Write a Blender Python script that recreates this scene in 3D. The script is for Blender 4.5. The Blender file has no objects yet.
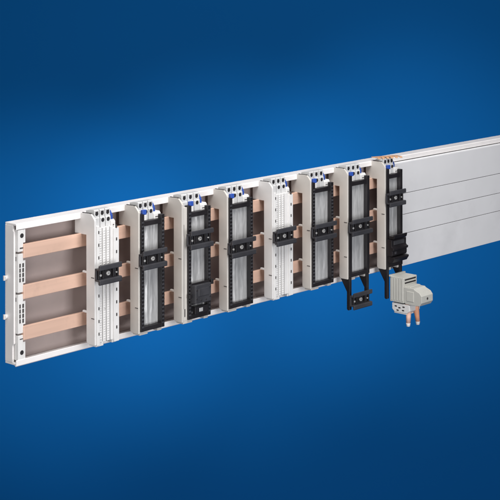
import bpy, bmesh, math, random
from mathutils import Vector
random.seed(7)
S = bpy.context.scene
COL = S.collection
PI = math.pi

# ------------------------------------------------------------------ materials
def new_mat(name, color, rough=.45, metal=0.0, var=.06, scale=40, stretch=(1, 1, 1), bump=.0, bscale=900, spec=.5, coat=0, tv=.035, wear=.10):
    m = bpy.data.materials.new(name); m.use_nodes = True
    nt = m.node_tree; N = nt.nodes; L = nt.links
    b = N['Principled BSDF']
    b.inputs['Roughness'].default_value = rough
    b.inputs['Metallic'].default_value = metal
    b.inputs['Specular IOR Level'].default_value = spec
    b.inputs['Coat Weight'].default_value = coat
    tc = N.new('ShaderNodeTexCoord'); mp = N.new('ShaderNodeMapping')
    mp.inputs['Scale'].default_value = stretch
    L.new(tc.outputs['Object'], mp.inputs['Vector'])
    nz = N.new('ShaderNodeTexNoise'); nz.inputs['Scale'].default_value = scale
    nz.inputs['Detail'].default_value = 5
    L.new(mp.outputs['Vector'], nz.inputs['Vector'])
    cr = N.new('ShaderNodeValToRGB')
    lo = [max(0, c * (1 - var * 2)) for c in color]; hi = [min(1, c * (1 + var * 1.2)) for c in color]
    cr.color_ramp.elements[0].position = .3; cr.color_ramp.elements[1].position = .7
    cr.color_ramp.elements[0].color = (*lo, 1); cr.color_ramp.elements[1].color = (*hi, 1)
    L.new(nz.outputs['Fac'], cr.inputs['Fac'])
    oi = N.new('ShaderNodeObjectInfo'); tone = N.new('ShaderNodeMapRange')                 # batches of plastic differ a little
    tone.inputs['To Min'].default_value = 1 - tv; tone.inputs['To Max'].default_value = 1 + tv
    L.new(oi.outputs['Random'], tone.inputs['Value'])
    sc = N.new('ShaderNodeVectorMath'); sc.operation = 'SCALE'
    L.new(cr.outputs['Color'], sc.inputs[0]); L.new(tone.outputs['Result'], sc.inputs['Scale'])
    # faint scuffs and finger marks
    sn = N.new('ShaderNodeTexNoise'); sn.inputs['Scale'].default_value = 9; sn.inputs['Detail'].default_value = 9; sn.inputs['Roughness'].default_value = .72
    L.new(tc.outputs['Object'], sn.inputs['Vector'])
    sr = N.new('ShaderNodeMapRange'); sr.inputs['From Min'].default_value = .52; sr.inputs['From Max'].default_value = .75
    sr.inputs['To Min'].default_value = 1; sr.inputs['To Max'].default_value = 1 - wear
    L.new(sn.outputs['Fac'], sr.inputs['Value'])
    s2 = N.new('ShaderNodeVectorMath'); s2.operation = 'SCALE'
    L.new(sc.outputs['Vector'], s2.inputs[0]); L.new(sr.outputs['Result'], s2.inputs['Scale'])
    L.new(s2.outputs['Vector'], b.inputs['Base Color'])
    mr = N.new('ShaderNodeMapRange')
    mr.inputs['To Min'].default_value = max(.05, rough - .08); mr.inputs['To Max'].default_value = min(1, rough + .1)
    L.new(nz.outputs['Fac'], mr.inputs['Value']); L.new(mr.outputs['Result'], b.inputs['Roughness'])
    if bump:
        n2 = N.new('ShaderNodeTexNoise'); n2.inputs['Scale'].default_value = bscale
        L.new(mp.outputs['Vector'], n2.inputs['Vector'])
        bp = N.new('ShaderNodeBump'); bp.inputs['Strength'].default_value = bump; bp.inputs['Distance'].default_value = .001
        L.new(n2.outputs['Fac'], bp.inputs['Height']); L.new(bp.outputs['Normal'], b.inputs['Normal'])
    return m

M = dict(
    plastic=new_mat('grey_white_plastic', (.61, .58, .54), .42, var=.03, bump=.08),
    white=new_mat('white_plastic', (.74, .73, .72), .4, var=.03, bump=.06),
    terminal=new_mat('terminal_plastic', (.60, .60, .60), .38, var=.03),
    tray=new_mat('tray_plastic', (.86, .83, .82), .35, var=.02, bump=.05),
    panel=new_mat('shade_toned_panel', (.37, .305, .29), .5, var=.05, bump=.1, scale=12),  # tray interior's shade and copper reflection put into the base colour
    cover=new_mat('cover_plastic', (.73, .73, .745), .45, var=.015, scale=15, bump=.05),
    copper=new_mat('bare_copper', (.80, .535, .415), .36, metal=.32, var=.05, scale=25, stretch=(.15, 1, 4), bump=.06, tv=.02, wear=.22),
    copper_bright=new_mat('copper_strip', (.82, .47, .26), .4, metal=.2, var=.08),
    black=new_mat('black_plastic', (.011, .009, .011), .42, var=.2, bump=.1),
    anthracite=new_mat('anthracite_plastic', (.040, .040, .046), .36, var=.12, bump=.08),
    dark=new_mat('dark_opening', (.012, .010, .012), .6, var=.1),
    slot=new_mat('grey_slot', (.05, .045, .045), .6, var=.1),
    silver=new_mat('brushed_silver', (.76, .76, .76), .30, metal=.5, var=.12, scale=60, stretch=(4, 1, .5), bump=.25, bscale=90, wear=.2),
    steel=new_mat('screw_steel', (.80, .79, .77), .34, metal=.6, var=.05),
    blue=new_mat('blue_plastic', (.03, .09, .42), .35, var=.1),
    cream=new_mat('cream_grey_plastic', (.50, .495, .455), .5, var=.03, bump=.08),
    wire=new_mat('copper_wire_red', (.85, .40, .24), .42, var=.08),
    wire_pale=new_mat('pale_pink_wire', (.82, .52, .42), .42, var=.06),
    backdrop=new_mat('blue_backdrop', (.004, .118, .38), .8, var=.008, scale=2, spec=.04, tv=0, wear=.0),
)

# ------------------------------------------------------------------ mesh helper
class MB:
    def __init__(s, *mats):
        s.bm = bmesh.new(); s.mats = list(mats)
    def _mi(s, m):
        if m is None: return 0
        if m not in s.mats: s.mats.append(m)
        return s.mats.index(m)
    def box(s, x0, x1, y0, y1, z0, z1, m=None):
        v = [s.bm.verts.new((x, y, z)) for x in (x0, x1) for y in (y0, y1) for z in (z0, z1)]
        mi = s._mi(m)
        for f in ((0, 1, 3, 2), (4, 6, 7, 5), (0, 4, 5, 1), (2, 3, 7, 6), (0, 2, 6, 4), (1, 5, 7, 3)):
            s.bm.faces.new([v[i] for i in f]).material_index = mi
        return s
    def prism_x(s, pts, x0, x1, m=None):                     # (y, z) outline pushed along x
        return s._prism([[(x, y, z) for y, z in pts] for x in (x0, x1)], m)
    def prism_z(s, pts, z0, z1, m=None):                     # (x, y) outline pushed along z
        return s._prism([[(x, y, z) for x, y in pts] for z in (z0, z1)], m)
    def _prism(s, rings, m):
        mi = s._mi(m)
        a, b = [[s.bm.verts.new(p) for p in r] for r in rings]
        n = len(a)
        s.bm.faces.new(a[::-1]).material_index = mi; s.bm.faces.new(b).material_index = mi
        for i in range(n):
            j = (i + 1) % n
            s.bm.faces.new((a[i], a[j], b[j], b[i])).material_index = mi
        return s
    def cyl(s, c, axis, r, h, n=18, m=None, r2=None):        # centre of the base, direction, radius, length
        mi = s._mi(m); a = Vector(axis).normalized()
        u = a.orthogonal().normalized(); w = a.cross(u); c = Vector(c)
        R = [[s.bm.verts.new(c + a * hh + (u * math.cos(2 * PI * k / n) + w * math.sin(2 * PI * k / n)) * rr) for k in range(n)]
             for hh, rr in ((0, r), (h, r if r2 is None else r2))]
        s.bm.faces.new(R[0][::-1]).material_index = mi; s.bm.faces.new(R[1]).material_index = mi
        for k in range(n):
            j = (k + 1) % n
            f = s.bm.faces.new((R[0][k], R[0][j], R[1][j], R[1][k])); f.material_index = mi; f.smooth = True
        return s
    def tube(s, pts, rad, n=12, m=None):
        mi = s._mi(m); P = [Vector(p) for p in pts]; rings = []
        rr = rad if isinstance(rad, (list, tuple)) else [rad] * len(P)
        for i, p in enumerate(P):
            d = (P[min(i + 1, len(P) - 1)] - P[max(i - 1, 0)]).normalized()
            u = d.cross(Vector((1, 0.13, 0))).normalized(); w = d.cross(u)
            rings.append([s.bm.verts.new(p + (u * math.cos(2 * PI * k / n) + w * math.sin(2 * PI * k / n)) * rr[i]) for k in range(n)])
        for A, B in zip(rings, rings[1:]):
            for k in range(n):
                f = s.bm.faces.new((A[k], A[(k + 1) % n], B[(k + 1) % n], B[k])); f.smooth = True; f.material_index = mi
        s.bm.faces.new(rings[0][::-1]).material_index = mi; s.bm.faces.new(rings[-1]).material_index = mi
        return s
    def build(s, name, parent=None, bevel=.0005, loc=None):
        bmesh.ops.recalc_face_normals(s.bm, faces=s.bm.faces[:])
        me = bpy.data.meshes.new(name); s.bm.to_mesh(me); s.bm.free()
        for m in s.mats: me.materials.append(M[m])
        o = bpy.data.objects.new(name, me); COL.objects.link(o)
        if parent: o.parent = parent
        if loc: o.location = loc
        if bevel:
            b = o.modifiers.new('Bevel', 'BEVEL'); b.width = bevel; b.segments = 2
            b.limit_method = 'ANGLE'; b.angle_limit = math.radians(40); b.use_clamp_overlap = True
            b.harden_normals = False
        return o

def tag(o, label, cat, group=None):
    o['label'] = label; o['category'] = cat
    if group: o['group'] = group
    return o
def thing(name, loc, label, cat, group=None):
    o = bpy.data.objects.new(name, None); COL.objects.link(o); o.location = loc; o.empty_display_size = .01
    return tag(o, label, cat, group)

# ------------------------------------------------------------------ the base tray
L = 1.46; BOSS = (.485, .0235)
tray = thing('mounting_tray', (0, 0, 0), 'long shallow white mounting tray with back panel toned brown grey for shade, holding the copper bars', 'mounting tray')
b = MB('tray')
b.box(0, L, .0215, .0246, .0030, .1970)                                       # rear web
b.build('back_web', tray)
b = MB('tray').prism_x([(.0246, .1970), (.0246, .2000), (.0012, .2000), (0, .1990), (0, .1912), (.0016, .1912), (.0016, .1970)], 0, L)
b.build('upper_flange', tray)
b = MB('tray').prism_x([(.0246, .0000), (.0246, .0030), (.0016, .0030), (.0016, .0072), (0, .0072), (0, -.0006), (.0012, -.0018), (.0030, -.0018), (.0036, 0)], 0, L)
b.build('lower_flange', tray)
b = MB('panel').box(.0034, L - .001, .0196, .0213, .0034, .1966)
b.build('back_panel', tray, bevel=0)
MB('tray').cyl((BOSS[0], .0198, BOSS[1]), (0, -1, 0), .0085, .0050, 24).cyl((BOSS[0], .0145, BOSS[1]), (0, 1, 0), .0038, .002, 18, 'dark').build('fixing_boss', tray, bevel=.0004)
e = MB('tray')
e.prism_x([(.0244, .0032), (.0244, .1968), (.0070, .1968), (.0070, .1900), (.0052, .1880), (.0052, .0300), (.0082, .0270), (.0082, .0032)], -.0004, .0030)
e = e.build('end_cap', tray)
for z in (.1215, .0665):
    MB('tray').cyl((-.0044, .0205, z), (1, 0, 0), .0034, .0046, m='tray').box(-.0062, -.0043, .0192, .0218, z - .0035, z + .0035, 'white').build('end_screw', e, bevel=.0003)

# ------------------------------------------------------------------ bar holder at the open end
BZ = (.0437, .1017, .1597)
hold = thing('bar_holder', (0, 0, 0), 'white slotted plastic holder gripping the bar ends at the open end of the tray', 'bar holder')
segs = [(.0062, .0412, 's'), (.0440, .0990, 'l'), (.1020, .1565, 'l'), (.1595, .1905, 's')]
for z0, z1, k in segs:
    s = MB('white')
    s.box(.0036, .0131, .0006, .0130, z0, z1)
    lo = z0 + (.0120 if z0 > .02 else .0); hi = z1 - (.0100 if z1 < .18 else 0)
    s.box(.0131, .0172, .0008, .0130, lo if z0 > .02 else z0, hi)
    if k == 'l':
        for i in range(4):
            a = lo + .0025 + i * (hi - lo - .005) / 4; c = a + (hi - lo - .005) / 4 - .0012
            s.box(.0058, .0084, .0002, .0012, a, c, 'slot')
            s.box(.0112, .0142, .0002, .0012, a, c, 'slot')
        s.box(.0030, .0037, .0045, .0070, z1 - .010, z1 - .004, 'slot')
    else:
        zc = z0 + .0105 if z0 < .1 else z1 - .0085
        s.cyl((.0105, .0003, zc), (0, 1, 0), .0034, .002, m='dark')
        s.box(.0066, .0125, .0002, .0012, (z1 - .006) if z0 < .1 else z0 + .004, (z1 - .0045) if z0 < .1 else z0 + .0060, 'slot')
    s.build('holder_segment', hold)
MB('white').box(.0040, .0168, .0132, .0188, .0066, .1900).build('holder_spine', hold)

# ------------------------------------------------------------------ copper busbars
for z, w in zip(BZ, ('bottom', 'middle', 'top')):
    c = MB('copper').box(.0125, L - .03, -.0012, .0040, z - .0098, z + .0098)
    c.box(.0008, .0126, .0052, .0118, z - .0010, z - .0002) if False else None
    o = c.build('copper_busbar', bevel=.0006)
    tag(o, {'bottom': 'flat copper bar nearest the lower edge of the tray', 'middle': 'flat copper bar halfway up the tray between the other two',
            'top': 'flat copper bar nearest the upper edge of the tray'}[w], 'copper bar', 'flat copper bars running along the tray')

# ------------------------------------------------------------------ adapters
FY = -.030                                                # front plane of an adapter
def side_profile(top=.2005, hook=.1690):
    p = [(FY, .0100), (FY, top - .0095), (FY + .0010, top - .0072), (FY + .0058, top - .0022), (FY + .0085, top - .0006), (FY + .012, top), (.0098, top - .0008), (.0128, top - .0035)]
    p += [(.0128, hook), (-.0120, hook), (-.0120, .1160), (-.0040, .1160), (-.0030, .1132), (-.0120, .1128),
          (-.0120, .0580), (-.0040, .0580), (-.0030, .0552), (-.0120, .0548), (-.0120, .0130), (-.0150, .0100)]
    return p
def clamp_rail(parent, x0, x1, z, yb=-.0335, grey='anthracite', tilt=0, end_gap=.0, thick=1.0):
    """black top-hat rail piece on the face of an adapter"""
    r = MB(grey)
    h = .0142 * thick
    r.prism_x([(yb, z + .0092), (yb - .0078, z + .0092), (yb - .0082, z + h), (yb - .0106, z + h), (yb - .0112, z + h - .0012), (yb - .0112, z + .0074),
               (yb - .0100, z + .0066), (yb - .0030, z + .0066), (yb - .0030, z - .0066), (yb - .0100, z - .0066), (yb - .0112, z - .0074), (yb - .0112, z - h + .0012),
               (yb - .0106, z - h), (yb - .0082, z - h), (yb - .0078, z - .0092), (yb, z - .0092)], x0, x1)
    w = x1 - x0
    # moulded ribs inside the channel
    for t in (.07, .26, .72, .93):
        r.box(x0 + w * t - .0012, x0 + w * t + .0012, yb - .0062, yb - .0029, z - .0067, z + .0067, 'black')
    r.box(x0 + w * .33, x0 + w * .66, yb - .0048, yb - .0029, z - .0048, z + .0048, 'black')
    o = r.build('clamp_rail', parent, bevel=.0004)
    MB('steel').cyl((x0 + w * .5, yb - .0047, z), (0, -1, 0), .0037, .0014, r2=.0032).box(x0 + w * .5 - .0022, x0 + w * .5 + .0022, yb - .00625, yb - .0060, z - .00035, z + .00035, 'slot').build('screw', o, bevel=.0002)
    MB('steel').cyl((x0 + w * .155, yb - .0029, z - .001), (0, -1, 0), .0017, .0030).build('screw', o, bevel=0)
    MB('steel').cyl((x0 + w * .87, yb - .0029, z - .001), (0, -1, 0), .0012, .0030).build('screw', o, bevel=0)
    return o

def terminals(t, x0, x1, first, blue=True):
    """three columns of clamp openings at the head of an adapter"""
    g = MB('terminal')
    n = 3; w = (x1 - x0) / n; y0 = -.0225
    for i in range(n):
        a = x0 + i * w; c = a + w - .0012
        g.prism_x([(-.004, .1845), (-.004, .2030), (-.0125, .2052), (y0 + .001, .2052), (y0, .2040), (y0, .1935), (y0 - .0012, .1930), (y0 - .0012, .1700), (-.004, .1700)], a, c)
        for j, z in enumerate((.1992, .1892)):
            if i == 0 and j == 1 and first: continue
            yy = y0 if z > .194 else y0 - .0012
            xc = (a + c) / 2
            g.cyl((xc, yy - .0003, z), (0, 1, 0), .0031, .0010, 20, 'dark')
            g.box(xc - .0028, xc + .0028, yy - .0002, yy + .001, z + .0012, z + .0034, 'dark') if j == 0 else None
    g.build('terminal_block', t, bevel=.0004)

def adapter(x, w, label, kind, rails=(), group='adapters clipped onto the copper bars', zf=.1770, comb=True):
    t = thing('busbar_adapter', (x, 0, 0), label, 'busbar adapter', group)
    t.rotation_euler = (random.uniform(-.002, .002), random.uniform(-.004, .004), random.uniform(-.010, .010))     # never quite square on the bars
    b = MB('white' if kind == 'ribbed' else 'plastic')
    b.prism_x(side_profile(), 0, .0034)
    b.box(.0034, w - .0030, -.0215, -.0125, .0130, .1720)                                       # carrier body
    b.box(.0034, w - .0030, -.0040, .0060, .1760, .1950)                                      # head behind the terminals
    b.prism_x([(-.0262, .0110), (-.0262, .1720), (-.0100, .1720), (.0040, .1720), (.0040, .1690), (-.0120, .1690), (-.0120, .0110)], w - .0030, w)
    # feet under the body
    b.box(.0034, w * .38, -.0290, -.0140, .0070, .0128)
    b.box(w - .012, w - .0032, -.0285, -.0140, .0075, .0126)
    b.build('body', t)
    for z in (.1075, .0480):                                                                   # small catches on the side
        MB('slot').box(-.0004, .0010, FY + .0008, FY + .0072, z, z + .0011).build('side_catch', t, bevel=0)
    MB('slot').box(.0004, .0028, -.0215, -.0030, .20035, .2010).build('top_slot', t, bevel=0)
    tx0, tx1 = .0066, w - .0150 if kind != 'ribbed' else w - .0085
    terminals(t, tx0, tx1, kind != 'ribbed' or True)
    # blue clip and white latch on the right of the terminals
    MB('blue').prism_x([(-.0215, .1840), (-.0215, .1930), (-.0170, .2000), (-.0060, .2010), (-.0060, .1840)], tx1 + .0010, tx1 + .0052).build('blue_clip', t)
    MB('white').prism_x([(-.0250, .1725), (-.0250, .1840), (-.0225, .1872), (-.0100, .1872), (-.0100, .1725)], tx1 - .001, w - .0015).box(tx1 + .002, w - .004, -.0254, -.0245, .1790, .1804, 'slot').build('latch', t)
    if kind == 'ribbed':
        f = MB('white')
        top = .1790
        f.box(.0036, .0092, FY - .0012, -.0216, .0090, top + .004)
        f.box(w - .0105, w - .0005, FY - .0016, -.0216, .0090, top - .0035)
        xs = [.0094, .0150, .0168, .0225, .0243, .0300, .0318, w - .0107]
        ys = [-.0262, -.0300, -.0262, -.0300]
        for i in range(len(xs) - 1):
            yy = -.0248 if i % 2 else -.0296
            f.box(xs[i], xs[i + 1], yy, -.0216, .0125 + (.002 if i % 2 else 0), top - .002 * (i % 2))
            if i % 2 == 0 and i < 6:
                for k in range(46):
                    z = .0165 + k * .0035
                    f.box(xs[i] + .0010, xs[i + 1] - .0010, yy - .0004, yy + .001, z, z + .0016)
        for k in range(9):
            z = .0235 + k * .0185
            f.box(.0062, .0082, FY - .0016, FY, z, z + .0046, 'slot')
            f.box(w - .0066, w - .0042, FY - .0020, FY, z + .004, z + .0086, 'slot')
        f.box(.0200, .0212, -.0299, -.0290, .058, .061, 'slot')
        f.build('ribbed_front', t, bevel=.0004)
    else:
        off = .0085 if kind == 'strip' else 0.0
        if off:
            MB('plastic').box(.0036, .0036 + off, FY + .0008, -.0216, .0120, .1860).box(.0050, .0056, FY + .0004, -.025, .0300, .1600, 'slot').box(.0060, .0078, FY + .0002, -.025, .0180, .0300, 'slot').build('side_strip', t)
        x0 = .0036 + off; rw = .0068
        f = MB('black')
        yf, yr = FY - .0020, -.0218
        f.box(x0, x0 + rw, yf, yr, .0125, .1880)                                             # tall left rail
        f.box(w - .0004 - rw, w - .0004, yf, yr, .0125, zf + .0060)
        f.box(x0 + rw, w - .0004 - rw, yf + .0004, yr, .0125, .0190)
        f.box(x0 + rw, w - .0004 - rw, yf + .0004, yr, zf - .0070, zf)
        k = 0; z = .0180
        while z < zf and comb:                                                                          # comb of teeth on both rails
            f.box(x0 + .0012, x0 + rw - .0014, yf - .0012, yf + .001, z, z + .0026, 'anthracite')
            f.box(w - .0004 - rw + .0014, w - .0020, yf - .0012, yf + .001, z, z + .0026, 'anthracite')
            f.box(w - .0006, w + .0008, yf + .001, yr - .001, z, z + .0030)
            z += .0058
        f.build('front_frame', t, bevel=.0003)
        p = MB('silver')
        a, c = x0 + rw + .0001, w - .0005 - rw
        nx, nz = 16, 44; z0, z1 = .0192, zf - .0072                                  # thin foil sheet, creased mostly lengthwise
        fold = [random.uniform(-.0007, .0007) for _ in range(nx + 1)]
        V = []
        for j in range(nz + 1):
            row = []
            if j % 6 == 0: fold = [.55 * f_ + random.uniform(-.0005, .0005) for f_ in fold]
            for i in range(nx + 1):
                u = i / nx; edge = min(1, 6 * u, 6 * (1 - u))
                y = -.0250 - .0014 * math.sin(PI * u) + edge * (fold[i] + random.uniform(-.00012, .00012))
                row.append(p.bm.verts.new((a + (c - a) * u, y, z0 + (z1 - z0) * j / nz)))
            V.append(row)
        for j in range(nz):
            for i in range(nx):
                p.bm.faces.new((V[j][i], V[j][i + 1], V[j + 1][i + 1], V[j + 1][i])).smooth = True
        rim = [r_[0] for r_ in V] + V[-1][1:] + [r_[-1] for r_ in V[-2::-1]] + V[0][-2:0:-1]
        back = [p.bm.verts.new((v.co.x, -.0219, v.co.z)) for v in rim]
        for i in range(len(rim)):
            j = (i + 1) % len(rim); p.bm.faces.new((rim[i], rim[j], back[j], back[i]))
        p.bm.faces.new(back)
        p.build('backing_plate', t, bevel=0)
        # blue clip at the upper left corner with the light lever under it
        MB('blue').box(x0 + rw + .0004, x0 + rw + .0085, -.0282, -.0238, .1862, .1935).build('blue_clip', t)
        MB('white').box(x0 + rw + .0006, x0 + rw + .0078, -.0290, -.0238, zf + .0008, .1858).build('lever', t)
    for r in rails: clamp_rail(t, -.003 + (.0090 if kind == 'strip' else .0), w - .0065 + r[1], r[0])
    return t

adapter(.1211, .0475, 'white ribbed adapter with one black clamp rail, nearest the open end of the tray', 'ribbed', [(.1139, 0)])
adapter(.2088, .0530, 'black framed adapter just right of the white ribbed adapter nearest the open tray end', 'frame', [(.1212, 0)])
a3 = adapter(.3010, .0620, 'black framed adapter with a clamp rail above a square grey black block', 'strip', [(.1365, 0)])
adapter(.4028, .0590, 'black framed adapter standing between the square block adapter and the second white ribbed adapter', 'frame', [(.1090, 0)])
adapter(.5103, .0510, 'white ribbed adapter with one black clamp rail, midway along the row between black framed ones', 'ribbed', [(.1117, 0)])
adapter(.6070, .0590, 'black framed adapter between the second white ribbed adapter and the one with long drop legs', 'frame', [(.1056, 0)])
a7 = adapter(.7059, .0590, 'black framed adapter with two long drop legs carrying a second clamp rail below the tray', 'frame', [(.1000, 0)], comb=False)
a8 = adapter(.8119, .0500, 'black framed adapter beside the grey cover, two clamp rails and copper fingers on its top', 'frame', [(.1362, 0)], comb=False)

# square block low on the third adapter
k = MB('anthracite')
k.prism_z([(.0165, -.0345), (.0178, -.0400), (.0195, -.0420), (.0520, -.0420), (.0540, -.0400), (.0552, -.0345)], .0375, .0655)
k.box(.0150, .0567, -.0345, -.0325, .0350, .0680, 'black')
for x, z in ((.021, .058), (.021, .045), (.030, .0415), (.041, .0415), (.050, .045), (.050, .060)):
    k.cyl((x, -.0424, z), (0, 1, 0), .0016, .002, m='dark')
k.box(.0100, .0152, -.0370, -.0320, .046, .052, 'black')
k.box(.024, .047, -.0428, -.0415, .048, .060, 'anthracite')
k.box(.0555, .0600, -.0400, -.0325, .062, .070, 'black')
k.build('square_block', a3, bevel=.0006)
MB('black').box(.0210, .0500, -.0380, -.0325, .0205, .0320).box(.030, .038, -.0384, -.037, .023, .029, 'silver').build('block_foot', a3)

# drop legs
def legs(t, w, zb, right=True, zl=.002):
    for x0, x1 in ((.0030, .0090), (w - .0082, w - .0022))[:2 if right else 1]:
        MB('black').prism_x([(FY - .0022, .0124), (-.0130, .0124), (-.0130, .0085), (-.0262, -.0120), (-.0262, zb + .002), (FY + .001, zb), (FY - .0022, zb + .001)], x0, x1).build('drop_leg', t)
legs(a7, .0590, -.0440)
legs(a8, .0500, -.0430)
clamp_rail(a7, .0025, .0520, -.0272, yb=-.0326)
# extra grips on the rails of the last adapter
MB('black').prism_x([(-.0330, .0640), (-.0440, .0640), (-.0460, .0665), (-.0470, .0715), (-.0448, .0720), (-.0430, .0690), (-.0330, .0690)], .006, .0435).build('grip', a8)
MB('black').prism_x([(-.0322, .0225), (-.0420, .0225), (-.0465, .0290), (-.0468, .0318), (-.0435, .0325), (-.0322, .0340)], .005, .0485).build('grip', a8)
lo = MB('black')
lo.prism_x([(-.0322, .0342), (-.0430, .0342), (-.0440, .0365), (-.0440, .0440), (-.0468, .0452), (-.0472, .0490), (-.0440, .0500), (-.0425, .0520), (-.0425, .0630), (-.0322, .0635)], .0025, .0460)
lo.box(.0090, .0400, -.0432, -.0420, .0535, .0610, 'anthracite').box(.0100, .0150, -.0446, -.0436, .0375, .0425, 'anthracite')
lo.build('lower_carrier', a8)
# copper contact fingers over the head of the last adapter
c = MB('copper_bright')
c.box(-.006, .046, -.0060, .0030, .2056, .2066)
for i in range(6):
    x = -.004 + i * .0088
    c.prism_x([(-.0059, .2056), (-.0059, .2066), (-.0170, .2072), (-.0205, .2056), (-.0202, .2048), (-.0165, .2062)], x, x + .0050)
c = c.build('copper_fingers', a8, bevel=.0002, loc=(.0090, -.0010, 0)); c.rotation_euler = (0, 0, math.radians(-24))

# ------------------------------------------------------------------ motor connector hanging under the last adapter
con = thing('cable_connector', (.8204, 0, -.047), 'cream grey cable connector with blunt nose and two copper leads, hanging under the last adapter', 'connector')
h = .047
b = MB('cream')
b.box(0, .0400, -.0640, -.0346, .0010, .0452)
for i in range(5): b.box(-.0005, .001, -.0625 + i * .0058, -.0606 + i * .0058, .004, .0430)
b.box(-.0015, .0420, -.0380, -.0330, .0440, .0475)
for z in (.0345, .0400):
    b.box(.0040, .0370, -.0645, -.063, z, z + .0028, 'dark')
b.build('housing', con, bevel=.0009)
n = MB('cream')
n.prism_x([(-.0640, .0020), (-.0640, .0300), (-.0860, .0300), (-.0880, .0282), (-.0985, .0240), (-.1030, .0185), (-.1030, .0070), (-.0985, .0010), (-.0900, .0000), (-.0700, .0000)], .0010, .0345)
n.box(.0030, .0325, -.0780, -.0640, .0295, .0318)
n.box(.0004, .0020, -.0860, -.0700, .0060, .0240)
n.cyl((.018, -.1036, .013), (0, 1, 0), .0024, .004, m='slot')
n.build('nose', con, bevel=.0009)
l = MB('white')
l.prism_x([(-.0380, -.0010), (-.0380, -.0120), (-.0430, -.0165), (-.0700, -.0165), (-.0760, -.0120), (-.0760, -.0010)], .0015, .0330)
for y, z in ((-.046, -.0062), (-.054, -.0082), (-.063, -.0058), (-.062, -.0120), (-.050, -.0130)):
    l.box(.0010, .003, y - .0030, y + .0022, z - .0012, z + .0012, 'dark')
l.box(.0022, .0320, -.0700, -.0420, -.0190, -.0160)
l.build('terminal_tray', con, bevel=.0008)
for x, y, m, dx in ((.0075, -.0690, 'wire_pale', -.001), (.0245, -.0735, 'wire', .004)):
    w = MB(m).tube([(x, y, .002), (x, y - .0005, -.010), (x + dx * .4, y - .001, -.022), (x + dx, y - .001, -.034)], [.0052, .0052, .0044, .0038], 14).build('lead', con, bevel=0)
    MB('white').cyl((x + dx, y - .001, -.0335), (0, 0, -1), .0041, .006, 14, r2=.0030).build('ferrule', w, bevel=.0004)

# ------------------------------------------------------------------ cover over the far end
cov = thing('busbar_cover', (.8660, 0, 0), 'long pale grey ribbed cover closing the tray from the last adapter onward', 'cover')
zs = [-.0004, .0581, .0932, .1315, .1893]
for i in range(4):
    z0, z1 = zs[i] + (.00045 if i else 0), zs[i + 1] - (.00045 if i < 3 else 0)
    if i < 3:
        MB('cover').box(0, L - .868, -.0050, -.0026, z0, z1).build('cover_strip', cov, bevel=.0003)
    else:
        MB('cover').prism_x([(-.0026, z0), (-.0050, z0), (-.0050, z1 - .0014), (-.0042, z1), (-.0016, z1 + .0012), (-.0002, z1 + .0008), (-.0002, z1 - .002), (-.0026, z1 - .003)], 0, L - .868).build('cover_strip', cov, bevel=.0003)
MB('slot').box(.0010, L - .869, -.0024, -.0016, .0012, .1860).build('cover_liner', cov, bevel=0)

# ------------------------------------------------------------------ camera and backdrop frames
TH = math.radians(47.71)
cam = bpy.data.cameras.new('camera'); co = bpy.data.objects.new('camera', cam); COL.objects.link(co)
CP = Vector((-1.4385, -1.7534, .6212))
co.location = CP; co.rotation_euler = (PI / 2, 0, -TH)
cam.sensor_width = 36; cam.lens = 1593 / 500 * 36; cam.shift_y = -.65
cam.clip_start = .05; cam.clip_end = 60
S.camera = co
R_ = Vector((math.cos(TH), -math.sin(TH), 0)); D_ = Vector((math.sin(TH), math.cos(TH), 0)); U_ = Vector((0, 0, 1))
def at(r, d, u): return CP + R_ * r + D_ * d + U_ * u      # right / forward / up of the camera stand, metres

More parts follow.
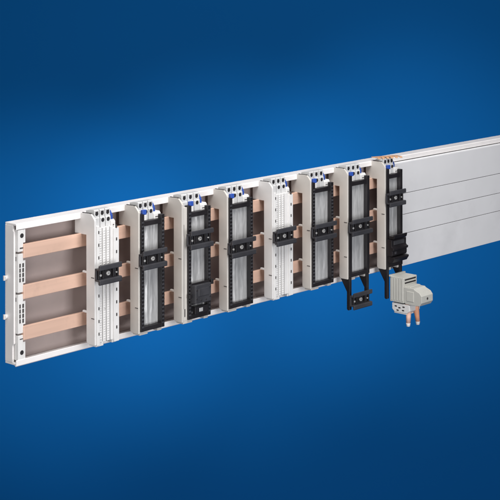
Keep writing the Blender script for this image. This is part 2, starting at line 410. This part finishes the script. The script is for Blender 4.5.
# paper sweep: a wall curving into a floor well below
bm = bmesh.new(); prof = [(4.9, 2.6)]
for k in range(0, 9):
    a = k / 8 * PI / 2
    prof.append((4.3 + .6 * math.cos(a), -2.1 - .6 * math.sin(a)))
prof += [(1.0, -2.7)]
rows = []
for d, u in prof: rows.append([bm.verts.new(at(r, d, u)) for r in (-4, 4)])
for A, B in zip(rows, rows[1:]):
    f = bm.faces.new((A[0], B[0], B[1], A[1])); f.smooth = True
bmesh.ops.recalc_face_normals(bm, faces=bm.faces[:])
me = bpy.data.meshes.new('backdrop'); bm.to_mesh(me); bm.free(); me.materials.append(M['backdrop'])
bo = bpy.data.objects.new('backdrop', me); COL.objects.link(bo); bo['kind'] = 'structure'
sol = bo.modifiers.new('Thickness', 'SOLIDIFY'); sol.thickness = .004; sol.offset = 0

# ------------------------------------------------------------------ lamps
def area(name, loc, target, size, power, color=(1, 1, 1), size_y=None):
    l = bpy.data.lights.new(name, 'AREA'); l.energy = power; l.color = color; l.size = size
    if size_y: l.shape = 'RECTANGLE'; l.size_y = size_y
    o = bpy.data.objects.new(name, l); COL.objects.link(o); o.location = loc
    o.rotation_euler = (Vector(target) - Vector(loc)).to_track_quat('-Z', 'Y').to_euler()
    return o
mid = Vector((.6, -.02, .1))
area('key_softbox', (.15, -.62, 1.55), (.6, -.02, .1), 1.1, 37, (1, .98, .96))
area('side_softbox', (-1.35, -.75, .30), (.45, 0, .1), 0.9, 14, (1, .98, .96))
area('front_softbox', (.35, -1.75, .02), (.85, 0, .1), 0.8, 15, (.98, .98, 1))
for r0, u0, pw in ((-.62, -1.10, 31), (-.06, -.98, 31), (.50, -.86, 25)):        # three spots hidden behind the tray wash the sweep
    sp = bpy.data.lights.new('backdrop_spot', 'SPOT'); sp.energy = pw; sp.spot_size = math.radians(57); sp.spot_blend = 1.0; sp.shadow_soft_size = .03
    so = bpy.data.objects.new('backdrop_spot', sp); COL.objects.link(so); so.location = at(r0 * .74, 4.9 * .74, u0 * .74)
    so.rotation_euler = (at(r0, 4.9, u0) - so.location).to_track_quat('-Z', 'Y').to_euler()

w = bpy.data.worlds.new('World'); S.world = w; w.use_nodes = True
w.node_tree.nodes['Background'].inputs['Color'].default_value = (.80, .86, 1, 1)
w.node_tree.nodes['Background'].inputs['Strength'].default_value = .08

S.view_settings.view_transform = 'Standard'; S.view_settings.look = 'None'
S.view_settings.exposure = 0; S.view_settings.gamma = 1
